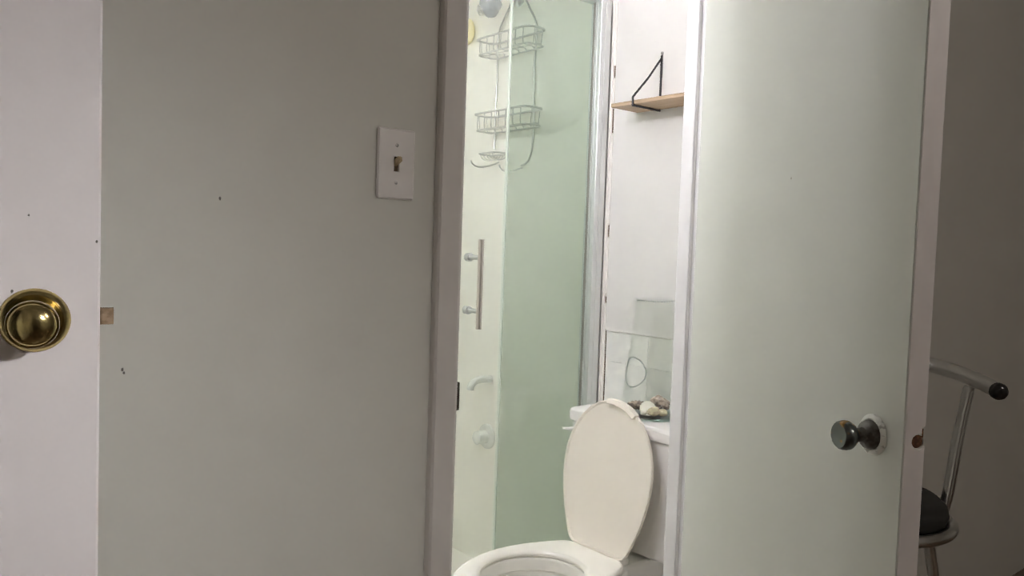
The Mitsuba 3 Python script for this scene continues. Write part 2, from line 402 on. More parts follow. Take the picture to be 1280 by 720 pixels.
add("door_2__knob", in_door2(lathe(head, (0.634, 0, 1.0075), (0, -1, 0))), "mat_worn_knob", 40); labels["door_2__knob"] = {"label": "tarnished dark metal door knob"}
for i, z in enumerate((0.25, 1.05, 1.82)):
    add("door_2__hinge" + (f"_{i:03d}" if i else ""), cat(cyl(0.005, (XR - 0.028, YA - 0.004, z - 0.04), (0, 0, 0.08), 12), bx(XR - 0.03, XR - 0.001, YA - 0.003, YA - 0.001, z - 0.038, z + 0.038)), "mat_screw", 40)

# ------------------------------------------------------------------ left door (door_1)
n1 = np.array([-0.2, -0.98, 0]); n1 /= np.linalg.norm(n1)
e1 = np.array([-n1[1], n1[0], 0.0])                          # towards the free (right) edge
FC = np.array([0.2026, 0.8965, 0.0])
M1 = np.eye(4); M1[:3, 0], M1[:3, 1], M1[:3, 2], M1[:3, 3] = -e1, -n1, (0, 0, 1), FC     # local: x from free edge to hinge, y into the door


def in_door1(m):
    m = as_tri(m).copy(); m.apply_transform(M1)
    if np.linalg.det(M1[:3, :3]) < 0: m.invert()
    return m


add("door_1", in_door1(to_m3(cbx(0, 0.80, 0, 0.036, 0.012, 2.035, 0.0022)) - to_m3(cyl(0.010, (-0.01, 0.018, 1.185), (0.04, 0, 0), 16))), "mat_left_door")
struct("door_1", "lavender white door at the left edge with round brass knob")
K1 = (0.0575, 0, 1.1835)
ros1 = [(0.0, 0.0), (0.0312, 0.0), (0.0316, 0.002), (0.0306, 0.0045), (0.0275, 0.0075), (0.0255, 0.0085), (0.0235, 0.0072), (0.0180, 0.0060), (0.0135, 0.0085), (0.0, 0.0085)]
add("door_1__rosette", in_door1(lathe(ros1, K1, (0, -1, 0), 64)), "mat_brass", 40); labels["door_1__rosette"] = {"label": "domed brass rose behind the knob"}
dome = [(0.0205 * math.sin(t), 0.0480 + 0.0095 * math.cos(t)) for t in np.linspace(math.pi / 2 * 0.97, 0.0, 18)]
kn1 = [(0.0, 0.006), (0.0125, 0.006), (0.0115, 0.012), (0.0105, 0.020), (0.0115, 0.025), (0.0155, 0.030), (0.0205, 0.035), (0.0226, 0.041), (0.0228, 0.0455), (0.0222, 0.0485), (0.0212, 0.0492)] + dome
add("door_1__knob", in_door1(lathe(kn1, K1, (0, -1, 0), 64)), "mat_brass", 30); labels["door_1__knob"] = {"label": "round polished brass door knob"}
bolt = Polygon([(-0.0130, 0.013), (-0.002, 0.0108), (0.03, 0.0108), (0.03, 0.0252), (-0.0130, 0.0252)])
bm = trimesh.creation.extrude_polygon(bolt, 0.0168); bm.apply_translation((0, 0, 1.1770))
add("door_1__latch_bolt", in_door1(bm), "mat_bolt"); labels["door_1__latch_bolt"] = {"label": "square brown brass latch bolt sticking out of the door edge"}
for i, z in enumerate((0.25, 1.05, 1.82)):
    add("door_1__hinge" + (f"_{i:03d}" if i else ""), in_door1(cyl(0.006, (0.806, 0.004, z - 0.045), (0, 0, 0.09), 12)), "mat_brass", 40)

# ------------------------------------------------------------------ light switch
SX, SZ = 0.6885, 1.4005
tag("light_switch", "white toggle light switch plate on the grey wall left of the bathroom doorway", "light switch")
pl = to_m3(cbx(SX - 0.035, SX + 0.035, YA - 0.006, YA, SZ - 0.057, SZ + 0.057, 0.0028)) - to_m3(bx(SX - 0.0050, SX + 0.0050, YA - 0.02, YA + 0.01, SZ - 0.0120, SZ + 0.0120))
add("light_switch__plate", pl, "mat_plate")
add("light_switch__slot", bx(SX - 0.0052, SX + 0.0052, YA - 0.0022, YA - 0.0004, SZ - 0.0122, SZ + 0.0122), "mat_toggle_slot"); labels["light_switch__slot"] = {"label": "dark slot around the toggle"}
tg = cbx(-0.0040, 0.0040, -0.017, 0.003, -0.0045, 0.0045, 0.0012); tg.apply_transform(trimesh.transformations.rotation_matrix(math.radians(-24), (1, 0, 0))); tg.apply_translation((SX, YA - 0.0015, SZ + 0.0015))
add("light_switch__toggle", tg, "mat_toggle"); labels["light_switch__toggle"] = {"label": "yellowed brown toggle lever"}
for i, s in enumerate((1, -1)):
    c = to_m3(lathe([(0, 0), (0.0032, 0), (0.0028, 0.0011), (0, 0.0016)], (SX, YA - 0.0058, SZ + s * 0.030), (0, -1, 0), 20)) - to_m3(bx(SX - 0.0004, SX + 0.0004, YA - 0.009, YA - 0.0066, SZ + s * 0.030 - 0.004, SZ + s * 0.030 + 0.004))
    add("light_switch__screw" + (f"_{i:03d}" if i else ""), c, "mat_screw", 30)

# ------------------------------------------------------------------ shower enclosure
XO = 1.556
GT = 2.09
tag("shower_enclosure", "frosted green glass shower enclosure with chrome wall post beside the toilet", "shower")


def pane(x0, x1, y, z0, z1):
    v = np.array([(x0, y, z0), (x1, y, z0), (x1, y, z1), (x0, y, z1)])
    return trimesh.Trimesh(v, [[0, 1, 2], [0, 2, 3]], process=False)


add("shower_enclosure__fixed_panel", pane(XO, 1.911, YG, 0.06, GT), "mat_fixed_glass"); labels["shower_enclosure__fixed_panel"] = {"label": "green frosted fixed glass panel"}
add("shower_enclosure__fixed_panel__edge", cbx(XO - 0.003, XO + 0.003, YG - 0.005, YG + 0.005, 0.06, GT, 0.001), "mat_glass_edge"); labels["shower_enclosure__fixed_panel__edge"] = {"label": "pale green glass edge strip"}
add("shower_enclosure__sliding_door", pane(0.80, XO - 0.006, YG - 0.012, 0.06, GT), "mat_door_glass"); labels["shower_enclosure__sliding_door"] = {"label": "clearer glass door with bar handle, hazed by soap"}
HX = 1.4150
HYG = YG - 0.012
hz = (1.0853, 1.2415)
for i, z in enumerate(hz):
    so = [(0, -0.012), (0.011, -0.012), (0.012, -0.010), (0.012, -0.003), (0.010, 0.0), (0.0125, 0.0005), (0.0130, 0.004), (0.0120, 0.009), (0.0085, 0.0115), (0.0070, 0.014), (0.0070, 0.051), (0, 0.051)]
    add("shower_enclosure__handle_mount" + (f"_{i:03d}" if i else ""), lathe(so, (HX, HYG, z), (0, -1, 0), 32), "mat_mount", 35)
bar = [(0, 0), (0.0075, 0), (0.0085, 0.001), (0.0085, 0.2595), (0.0075, 0.2605), (0, 0.2605)]
add("shower_enclosure__handle", lathe(bar, (HX, HYG - 0.057, 1.0335), (0, 0, 1), 32), "mat_handle", 35); labels["shower_enclosure__handle"] = {"label": "polished chrome vertical bar handle"}
# wall post: a ribbed chrome channel
pp = Polygon([(1.911, YG + 0.014), (1.911, YG - 0.012), (1.9135, YG - 0.0125), (1.9135, YG - 0.020), (1.911, YG - 0.0205), (1.911, YG - 0.030), (1.913, YG - 0.0325), (1.930, YG - 0.0325), (1.9312, YG - 0.0312), (1.9324, YG - 0.0325), (1.9565, YG - 0.0325), (1.958, YG - 0.031), (1.958, YG + 0.014)])
pm = trimesh.creation.extrude_polygon(pp, GT + 0.01 - 0.06); pm.apply_translation((0, 0, 0.06))
add("shower_enclosure__wall_post", fix(pm), "mat_post"); labels["shower_enclosure__wall_post"] = {"label": "ribbed chrome wall post"}
add("shower_enclosure__seal", bx(1.9095, 1.911, YG - 0.005, YG + 0.005, 0.1, GT), "mat_screw"); labels["shower_enclosure__seal"] = {"label": "grey seal line along the post"}
add("shower_enclosure__header_rail", cbx(0.45, XT - 0.012, YG - 0.022, YG + 0.022, GT, GT + 0.045, 0.003), "mat_satin_chrome")
add("shower_enclosure__tray", cat(cbx(0.45, XT - 0.012, YG - 0.03, YG + 0.03, 0, 0.06, 0.006), bx(0.45, XT - 0.012, YG + 0.03, 2.75, 0, 0.012)), "mat_porcelain"); labels["shower_enclosure__tray"] = {"label": "white shower tray"}

# ------------------------------------------------------------------ shower head, caddy, sponge, taps on the shower wall
XW = XT - 0.012
tag("showerhead", "grey shower head with chrome nozzle above the wire caddy, behind the shower glass", "showerhead")
ap = spline([(XW, 2.345, 2.205), (XW - 0.05, 2.345, 2.214), (XW - 0.075, 2.354, 2.204), (XW - 0.088, 2.366, 2.188)], 16)
add("showerhead__arm", tube(ap, 0.009, 14), "mat_chrome", 40)
add("showerhead__wall_flange", lathe([(0, 0), (0.028, 0), (0.026, 0.005), (0.012, 0.011), (0, 0.011)], (XW, 2.345, 2.205), (-1, 0, 0), 32), "mat_chrome", 40)
hd = np.array([-0.62, 0.60, -0.50])
add("showerhead__body", lathe([(0, -0.01), (0.018, -0.01), (0.026, 0.0), (0.036, 0.016), (0.0435, 0.032), (0.0425, 0.043), (0.036, 0.056), (0.022, 0.066), (0, 0.067)], (XW - 0.088, 2.368, 2.184), hd, 40), "mat_grey_plastic", 40); labels["showerhead__body"] = {"label": "blue-grey rounded body"}
nz = np.array((XW - 0.088, 2.368, 2.184)) + hd / np.linalg.norm(hd) * 0.062
add("showerhead__nozzle", lathe([(0, 0), (0.024, 0), (0.0255, 0.004), (0.022, 0.012), (0.017, 0.014), (0.013, 0.022), (0.010, 0.023), (0, 0.023)], nz, hd, 32), "mat_chrome", 30)

tag("shower_caddy", "chrome wire shower caddy with two baskets hanging on the shower wall", "shower caddy")
CX = XW - 0.006
yl, yr = 2.462, 2.238
r_ = 0.0038
frame = spline([(CX, yl, 1.655), (CX, yl, 1.80), (CX, yl, 2.02), (CX, yl - 0.004, 2.10), (CX, yl - 0.045, 2.165), (CX, 2.375, 2.215), (CX - 0.006, 2.35, 2.222), (CX, 2.325, 2.215), (CX, yr + 0.045, 2.165), (CX, yr + 0.004, 2.10), (CX, yr, 2.02), (CX, yr, 1.80), (CX, yr, 1.655), (CX, yr + 0.02, 1.60), (CX, yr + 0.06, 1.583)], 90)
# the loop passes over the shower arm
add("shower_caddy__frame", tube(frame, r_, 8), "mat_wire", 50)


def rounded_rect(x0, x1, y0, y1, r, z, n=6):
    out = []
    for cx, cy, a in ((x1 - r, y1 - r, 0), (x0 + r, y1 - r, 90), (x0 + r, y0 + r, 180), (x1 - r, y0 + r, 270)):
        out += [(cx + r * math.cos(math.radians(a + t)), cy + r * math.sin(math.radians(a + t)), z) for t in np.linspace(0, 90, n)]
    return np.array(out)


def basket(key, zt, zb, y0=2.168, y1=2.478, x0=None, x1=None):
    x1 = CX - 0.008; x0 = CX - 0.100
    add(key, tube(rounded_rect(x0, x1, y0, y1, 0.028, zt), 0.0042, 8, closed=True), "mat_wire", 50)
    add(key + "__lower_rim", tube(rounded_rect(x0 + 0.006, x1, y0 + 0.008, y1 - 0.008, 0.024, zb), 0.0034, 8, closed=True), "mat_wire", 50)
    i = 0
    for y in np.linspace(y0 + 0.03, y1 - 0.03, 7):
        w = spline([(x1, y, zb), (x0 + 0.03, y, zb), (x0 + 0.006, y, zb + 0.002), (x0 + 0.002, y, zb + 0.02), (x0, y, zt)], 16)
        add(key + "__wire" + (f"_{i:03d}" if i else ""), tube(w, 0.0021, 6), "mat_wire", 50); i += 1
    for x in (x0 + 0.032, x0 + 0.07):
        for y in (y0, y1):
            s = 1 if y == y0 else -1
            add(key + f"__wire_{i:03d}", tube([(x, y, zt), (x, y + s * 0.006, zb + 0.01), (x, y + s * 0.008, zb)], 0.0018, 6), "mat_wire", 50); i += 1


basket("shower_caddy__basket", 2.058, 2.000)
basket("shower_caddy__basket_001", 1.777, 1.716)
sd = rounded_rect(CX - 0.075, CX - 0.004, 2.36, 2.475, 0.02, 1.630)
add("shower_caddy__soap_dish", tube(sd, 0.0032, 8, closed=True), "mat_wire", 50); labels["shower_caddy__soap_dish"] = {"label": "small wire soap dish at the foot of the caddy"}
for i, y in enumerate(np.linspace(2.38, 2.455, 5)):
    add("shower_caddy__soap_dish__wire" + (f"_{i:03d}" if i else ""), tube(spline([(CX - 0.075, y, 1.630), (CX - 0.06, y, 1.610), (CX - 0.02, y, 1.610), (CX - 0.004, y, 1.630)], 10), 0.002, 6), "mat_wire", 50)
add("shower_caddy__hook", tube(spline([(CX, 2.43, 1.604), (CX - 0.05, 2.455, 1.582), (CX - 0.085, 2.475, 1.585), (CX - 0.098, 2.482, 1.604)], 18), 0.0032, 8), "mat_wire", 50)
add("shower_caddy__hook_001", tube(spline([(CX, 2.29, 1.574), (CX - 0.05, 2.30, 1.557), (CX - 0.085, 2.305, 1.560), (CX - 0.098, 2.306, 1.577)], 18), 0.0032, 8), "mat_wire", 50)
sp = trimesh.creation.icosphere(subdivisions=4)
v = np.asarray(sp.vertices) * [0.020, 0.036, 0.052]
v *= (1 + 0.05 * (meshkit.fbm(v * 60, 3) - 0.5))[:, None]
sp.vertices = v + [XW - 0.019, 2.642, 2.137]
add("bath_sponge", sp, "mat_yellow", True); tag("bath_sponge", "pale yellow oval sponge on the shower wall, half hidden by the door casing", "sponge")

tag("shower_valve", "shower mixer tap low on the shower wall, a grey blur behind the glass door", "tap")
add("shower_valve__escutcheon", lathe([(0, 0), (0.050, 0), (0.049, 0.006), (0.035, 0.012), (0, 0.012)], (XW, 2.455, 0.525), (-1, 0, 0), 36), "mat_pale_plastic", 40)
add("shower_valve__handle", cat(lathe([(0, 0.010), (0.026, 0.010), (0.026, 0.055), (0.020, 0.060), (0, 0.060)], (XW, 2.455, 0.525), (-1, 0, 0), 30)), "mat_pale_plastic", 40)
add("shower_valve__spout", tube(spline([(XW, 2.445, 0.755), (XW - 0.05, 2.445, 0.757), (XW - 0.09, 2.445, 0.745), (XW - 0.10, 2.445, 0.720)], 14), 0.014, 14), "mat_pale_plastic", 40)

# ------------------------------------------------------------------ wall shelf
tag("wall_shelf", "brown wooden wall shelf on black triangular wire bracket above the toilet", "shelf")
add("wall_shelf__board", cbx(1.838, XT - 0.008, 1.29, 1.742, 1.7195, 1.7315, 0.0012), "mat_shelf_wood")
WX = XT - 0.008


def bracket(y):
    rr = 0.0033
    out = [tube([(WX - 0.0034, y, 1.718), (WX - 0.0034, y, 1.80), (WX - 0.0034, y, 1.886)], rr, 10),
           tube([(WX - 0.0034, y, 1.878), (1.90, y, 1.808), (1.8335, y, 1.741)], rr, 10),
           tube([(1.8335, y, 1.7425), (1.8335, y, 1.727), (1.8335, y, 1.7145)], rr, 10),
           tube([(1.8325, y, 1.7158), (1.90, y, 1.7158), (WX - 0.001, y, 1.7158)], rr, 10)]
    return cat(*out)


for i, y in enumerate((1.648, 1.345)):
    k = "wall_shelf__bracket" + (f"_{i:03d}" if i else "")
    add(k, bracket(y), "mat_black_metal", 40)
    add(k + "__screw", lathe([(0, 0), (0.0055, 0), (0.005, 0.003), (0, 0.0045)], (WX - 0.0005, y, 1.893), (-1, 0, 0), 20), "mat_screw", 40)
labels["wall_shelf__bracket"] = {"label": "thin black triangular wire bracket"}

# ------------------------------------------------------------------ toilet
tag("toilet", "white toilet with raised cream lid and tank against the bathroom wall", "toilet")
UX, VY = 1.673, 1.577
from scipy.interpolate import PchipInterpolator


def egg(us, hs, n=96):
    """A closed outline in (u, v), u forward from the hinge; hs are half widths at us."""
    f = PchipInterpolator(us, np.asarray(hs))
    u0, u1 = us[0], us[-1]
    t = np.linspace(0, math.pi, n // 2 + 1)
    u = u0 + (u1 - u0) * (1 - np.cos(t)) / 2
    h = f(u)
    top = np.stack([u, h], 1); bot = np.stack([u, -h], 1)[::-1]
    pts = np.vstack([top, bot[1:-1] if h[0] < 1e-6 else bot[1:]])
    # even spacing
    q = np.vstack([pts, pts[:1]])
    d = np.r_[0, np.cumsum(np.linalg.norm(np.diff(q, axis=0), axis=1))]
    s = np.linspace(0, d[-1], n, endpoint=False)
    return np.stack([np.interp(s, d, q[:, 0]), np.interp(s, d, q[:, 1])], 1)


def ellipse_front(u_back, u_wide, u_front, half, back_half, n=120):
    """Seat outline: half an ellipse in front of the widest place, a smooth curve to a flat back."""
    pts = []
    for t in np.linspace(90, 0, 40):
        pts.append((u_wide + (u_front - u_wide) * math.cos(math.radians(t)), half * math.sin(math.radians(t))))
    back = []
    for t in np.linspace(0, 1, 30):
        u = u_back + (u_wide - u_back) * t
        back.append((u, back_half + (half - back_half) * math.sin(t * math.pi / 2) ** 0.9))
    half_line = [(u_back, 0.0)] + back[:-1] + pts
    full = half_line + [(u, -v) for u, v in half_line[-2:0:-1]]
    q = np.array(full + full[:1]); d = np.r_[0, np.cumsum(np.linalg.norm(np.diff(q, axis=0), axis=1))]
    s = np.linspace(0, d[-1], n, endpoint=False)
    o = np.stack([np.interp(s, d, q[:, 0]), np.interp(s, d, q[:, 1])], 1)
    for _ in range(4):
        o = 0.5 * o + 0.25 * (np.roll(o, 1, 0) + np.roll(o, -1, 0))
    return o


def inset(o, d):
    t = np.roll(o, -1, 0) - np.roll(o, 1, 0); t /= np.linalg.norm(t, axis=1, keepdims=True)
    nrm = np.stack([t[:, 1], -t[:, 0]], 1)
    if ((o - o.mean(0)) * nrm).sum() < 0: nrm = -nrm
    return o - nrm * d


def at_z(o, z):
    return np.column_stack([UX - o[:, 0], VY + o[:, 1], np.full(len(o), z)])


so = ellipse_front(-0.004, 0.225, 0.482, 0.182, 0.112)
hole_f = np.stack([0.255 + 0.137 * np.cos(np.linspace(0, 2 * math.pi, 121)[:-1]), 0.113 * np.sin(np.linspace(0, 2 * math.pi, 121)[:-1])], 1)
c0 = np.array([0.24, 0.0])
ang = np.arctan2(so[:, 1], so[:, 0] - 0.243)
hole = np.stack([0.243 + 0.148 * np.cos(ang), 0.135 * np.sin(ang)], 1)
zs = 0.3835
ring = []
for d, z in ((0.006, 0.0), (0.001, 0.003), (0.0, 0.010), (0.002, 0.0155), (0.007, 0.0195), (0.014, 0.021)):
    ring.append(at_z(inset(so, d), zs + z))
mid = 0.5 * (inset(so, 0.014) + hole * 1.0)
ring.append(at_z(0.55 * inset(so, 0.014) + 0.45 * hole, zs + 0.0215))
for d, z in ((-0.012, 0.0195), (-0.006, 0.0165), (-0.001, 0.011), (0.0, 0.006), (-0.003, 0.001), (-0.008, 0.0)):
    hh = (hole - [0.243, 0]); rr = np.linalg.norm(hh, axis=1, keepdims=True)
    ring.append(at_z([0.243, 0] + hh * (1 - d / rr), zs + z))
ring.append(ring[0])
add("toilet__seat", fix(grid(ring)), "mat_seat", 50); labels["toilet__seat"] = {"label": "cream toilet seat ring, lowered"}

# bowl: an outer loft and the inner basin
ro = ellipse_front(-0.02, 0.225, 0.455, 0.172, 0.115)
secs = []
for z, su, sv, du in ((0.0, 0.62, 0.62, 0.03), (0.03, 0.61, 0.61, 0.03), (0.10, 0.58, 0.56, 0.03), (0.18, 0.66, 0.64, 0.02), (0.25, 0.80, 0.80, 0.01), (0.31, 0.93, 0.94, 0.0), (0.345, 0.985, 0.99, 0), (0.364, 1, 1, 0), (0.377, 0.995, 0.995, 0), (0.3825, 0.975, 0.97, 0)):
    o = (ro - [0.2, 0]) * [su, sv] + [0.2 - du, 0]
    secs.append(at_z(o, z))
angr = np.arctan2(ro[:, 1], ro[:, 0] - 0.25)
for z, a, b, c in ((0.3825, 0.150, 0.137, 0.243), (0.376, 0.145, 0.132, 0.243), (0.350, 0.143, 0.130, 0.243), (0.343, 0.149, 0.136, 0.243), (0.30, 0.140, 0.125, 0.243), (0.22, 0.10, 0.085, 0.235), (0.17, 0.06, 0.055, 0.22), (0.14, 0.03, 0.03, 0.2), (0.135, 0.002, 0.002, 0.2)):
    secs.append(at_z(np.stack([c + a * np.cos(angr), b * np.sin(angr)], 1), z))
outer = fix(grid(secs))
deck = trimesh.convex.convex_hull(np.vstack([rbx(1.635, 1.945, VY - 0.105, VY + 0.105, 0.30, 0.384, 0.012).vertices, rbx(1.62, 1.90, VY - 0.09, VY + 0.09, 0.0, 0.1, 0.012).vertices]))
bolt_cap = lathe([(0, 0), (0.016, 0), (0.0155, 0.006), (0.011, 0.012), (0, 0.014)], (UX + 0.022, VY - 0.078, 0.380), (0, 0, 1), 24)
add("toilet__bowl", cat(outer, deck), "mat_porcelain", 40); labels["toilet__bowl"] = {"label": "white porcelain bowl under the seat"}
wa = np.linspace(0, 2 * math.pi, 49)[:-1]
water = trimesh.creation.cylinder(radius=1, height=0.004, sections=40); water.apply_scale((0.088, 0.072, 1)); water.apply_translation((UX - 0.228, VY, 0.20))
scene["mat_water"] = dict(type="dielectric", int_ior=1.33, ext_ior=1.0)
add("toilet__water", water, "mat_water", 40); labels["toilet__water"] = {"label": "water in the bowl"}

# tank and its lid
tk = trimesh.convex.convex_hull(np.vstack([rbx(1.768, 1.955, VY - 0.195, VY + 0.195, 0.393, 0.45, 0.014).vertices, rbx(1.758, 1.958, VY - 0.205, VY + 0.205, 0.70, 0.745, 0.014).vertices]))
add("toilet__tank", tk, "mat_tank", 35); labels["toilet__tank"] = {"label": "white toilet tank"}
lp = [(1.747, VY - 0.205), (1.762, VY - 0.222), (1.963, VY - 0.222), (1.963, VY + 0.219), (1.764, VY + 0.219), (1.747, VY + 0.203)]
def ringpts(ins, z):
    p = Polygon(lp).buffer(-0.012).buffer(0.012, quad_segs=6).buffer(-ins, quad_segs=6)
    return np.column_stack([np.array(p.exterior.coords)[:-1], np.full(len(p.exterior.coords) - 1, z)])
tl = trimesh.convex.convex_hull(np.vstack([ringpts(0.004, 0.7420), ringpts(0.0, 0.7445), ringpts(0.0, 0.7680), ringpts(0.002, 0.7735), ringpts(0.007, 0.7780), ringpts(0.014, 0.7800)]))
add("toilet__tank_lid", tl, "mat_tank", 35); labels["toilet__tank_lid"] = {"label": "white tank lid with rounded edges"}
add("toilet__flush_lever", cat(lathe([(0, 0), (0.012, 0), (0.011, 0.006), (0.006, 0.010), (0, 0.012)], (1.7605, VY + 0.175, 0.716), (-1, 0, 0), 24),
    trimesh.convex.convex_hull(np.vstack([rbx(1.742, 1.754, VY + 0.168, VY + 0.182, 0.709, 0.723, 0.004).vertices, rbx(1.737, 1.745, VY + 0.216, VY + 0.224, 0.708, 0.716, 0.003).vertices]))), "mat_tank", 40)
labels["toilet__flush_lever"] = {"label": "small white flush lever at the tank's left corner"}

# lid, standing against the tank: built lying in (u, v), then turned up about the hinge
lo = ellipse_front(-0.006, 0.230, 0.436, 0.1725, 0.106)
ctr = np.array([0.225, 0.0])
def disc(o, s): return ctr + (o - ctr) * s
layers = []   # (outline, w): w is the height from the outer (back) face; the inside faces +w
L_ = lambda o, w: np.column_stack([o, np.full(len(o), w)])
lay = [L_(disc(lo, 0.001), 0.0), L_(disc(lo, 0.5), 0.0), L_(inset(lo, 0.012), 0.001), L_(inset(lo, 0.004), 0.004), L_(lo, 0.009), L_(lo, 0.0145), L_(inset(lo, 0.0015), 0.0172), L_(inset(lo, 0.004), 0.018),
       L_(inset(lo, 0.0062), 0.0176), L_(inset(lo, 0.0075), 0.0160), L_(inset(lo, 0.009), 0.0140), L_(disc(inset(lo, 0.030), 1), 0.0128), L_(disc(inset(lo, 0.05), 1), 0.0108), L_(disc(lo, 0.45), 0.0090), L_(disc(lo, 0.2), 0.0084), L_(disc(lo, 0.001), 0.0082)]
lid = fix(grid(lay))
tilt = math.radians(97.6)     # from lying shut to standing
HZ = 0.404
def raise_lid(m):
    v = np.asarray(m.vertices, float)
    u, vv, w = v[:, 0], v[:, 1], v[:, 2]
    # shut, the inside faces down; the lid turns back about the hinge at (UX, HZ)
    ww = w
    x = UX - (u * math.cos(tilt)) - ww * math.sin(tilt) + 0.018
    z = HZ + u * math.sin(tilt) - ww * math.cos(tilt)
    m = trimesh.Trimesh(np.column_stack([x, VY + 0.003 + vv, z]), m.faces, process=False)
    return fix(m)
add("toilet__lid", raise_lid(lid), "mat_lid", 40); labels["toilet__lid"] = {"label": "cream toilet lid standing raised against the tank"}
lipo = inset(lo, -0.0035); lipi = inset(lo, 0.0125)
sel = [i for i in range(len(lo)) if lo[i, 0] > 0.37 and -0.092 < lo[i, 1] < 0.024]
sel = sorted(sel, key=lambda i: lo[i, 1])
sec = []
for i in sel:
    a, b = lipo[i], lipi[i]
    sec.append([(a[0], a[1], 0.0080), (a[0], a[1], 0.0220), (a[0] * .85 + b[0] * .15, a[1] * .85 + b[1] * .15, 0.0265), (b[0] * .85 + a[0] * .15, b[1] * .85 + a[1] * .15, 0.0290), (b[0], b[1], 0.0275), (b[0], b[1], 0.0100)])
sec = np.array(sec)
lipm = grid(sec)
nn = len(sec); cap0 = [(0, k, k + 1) for k in range(1, 5)]; capn = [((nn - 1) * 6, (nn - 1) * 6 + k + 1, (nn - 1) * 6 + k) for k in range(1, 5)]
lipm = trimesh.Trimesh(lipm.vertices, np.vstack([lipm.faces, cap0, capn]), process=False)
add("toilet__lid__lip", raise_lid(lipm), "mat_lid", 40); labels["toilet__lid__lip"] = {"label": "raised finger lip along the top of the lid"}
for i, s in enumerate((1, -1)):
    hy = VY + s * 0.078
    hm = cat(rbx(UX - 0.004, UX + 0.042, hy - 0.016, hy + 0.016, 0.383, 0.402, 0.005), lathe([(0, -0.019), (0.0095, -0.019), (0.0105, -0.017), (0.0105, 0.017), (0.0095, 0.019), (0, 0.019)], (UX + 0.012, hy, 0.4015), (0, 1, 0), 24))
    add("toilet__hinge" + (f"_{i:03d}" if i else ""), hm, "mat_seat", 40)
add("toilet__bolt_cap", bolt_cap, "mat_porcelain", 40)

# ------------------------------------------------------------------ glass vase with shells on the tank lid
VX, VV, VZ = 1.872, 1.560, 0.7802
tag("glass_vase", "tapered clear glass vase with round side opening holding shells on the toilet tank", "vase")
def vr(z): return 0.0905 + (0.056 - 0.0905) * (z - 0.012) / 0.338
hdir = np.array([-0.83, 0.13, 0.0]); hdir /= np.linalg.norm(hdir)      # the oval opening looks to the left of the doorway
hs = np.cross([0, 0, 1], hdir)
HOLEZ = 0.137
ta, za = np.linspace(0, 2 * math.pi, 241)[:-1], np.r_[0.006, np.linspace(0.010, 0.35, 130)]
vm = grid([np.stack([VX + vr(z) * np.cos(ta), VV + vr(z) * np.sin(ta), np.full(240, VZ + z)], 1) for z in za])
cen = vm.triangles_center - [VX, VV, VZ]
hole_ = (np.square((cen @ hs) / 0.0445) + np.square((cen[:, 2] - HOLEZ) / 0.043) < 1) & (cen @ hdir > 0)
vm.update_faces(~hole_); vm.remove_unreferenced_vertices()
add("glass_vase__body", vm, "mat_vase_glass", True)
add("glass_vase__top_rim", tube(np.stack([VX + vr(0.35) * np.cos(ta), VV + vr(0.35) * np.sin(ta), np.full(240, VZ + 0.35)], 1)[::3], 0.0012, 8, closed=True), "mat_rim_glass", True)
add("glass_vase__base", lathe([(0, 0), (0.086, 0), (0.0895, 0.002), (0.0905, 0.0055), (0.0890, 0.0078), (0, 0.0078)], (VX, VV, VZ), (0, 0, 1), 72), "mat_vase_base", 40); labels["glass_vase__base"] = {"label": "thick green tinted glass foot"}
# fire-polished rim of the opening
rim = []
for a in np.linspace(0, 2 * math.pi, 61)[:-1]:
    zz = HOLEZ + 0.043 * math.sin(a); la = 0.0445 * math.cos(a)
    R = vr(zz) - 0.0013
    rim.append(np.array((VX, VV, VZ + zz)) + hs * la + hdir * math.sqrt(R * R - la * la))
add("glass_vase__opening_rim", tube(np.array(rim), 0.0019, 10, closed=True), "mat_rim_glass", True); labels["glass_vase__opening_rim"] = {"label": "thick dark edged rim of the side opening"}


def whelk(turns=3.2, grow=0.36, r0=0.026, n=150, m=20, squash=0.85):
    """A coiled shell: a tube whose radius and pitch shrink along a helix."""
    pts, rads = [], []
    for t in np.linspace(0, turns * 2 * math.pi, n):
        s = math.exp(-grow * t / 2.2)
        pts.append((r0 * s * math.cos(t), r0 * s * math.sin(t), 0.048 * (1 - s)))
        rads.append(r0 * 0.82 * s * (1 + 0.10 * math.sin(7 * t)))
    return tube(np.array(pts), np.array(rads), m)


fl = VZ + 0.0122
wm = whelk(); wm.apply_transform(trimesh.transformations.rotation_matrix(math.radians(75), (0.5, 0.6, 0.2)))
wm.apply_scale((0.86, 0.98, 0.86)); wm.apply_translation(-wm.bounds.mean(0)); wm.apply_translation((VX + 0.014, VV - 0.022, fl + wm.extents[2] / 2))
add("whelk_shell", wm, "mat_shell_brown", 60); tag("whelk_shell", "large coiled greyish brown shell in the glass vase", "shell")
hn = tube(spline([(0, 0, 0), (0.02, 0.004, 0.003), (0.045, 0.0, 0.004), (0.064, -0.006, 0.002)], 40), 0.0135 * np.sin(np.linspace(0.55, 2.95, 40)) ** 0.7 * (1 + 0.10 * np.sin(np.linspace(0, 40, 40))), 18)
hn.apply_transform(trimesh.transformations.rotation_matrix(math.radians(-52), (0, 0, 1)))
hn.apply_translation((-0.024 + VX - hn.bounds.mean(0)[0] + 0.010, VV + 0.038 - hn.bounds.mean(0)[1], fl - hn.bounds[0][2]))
add("long_shell", hn, "mat_shell_dark", 60); tag("long_shell", "dark brown elongated shell at the left of the glass vase", "shell")
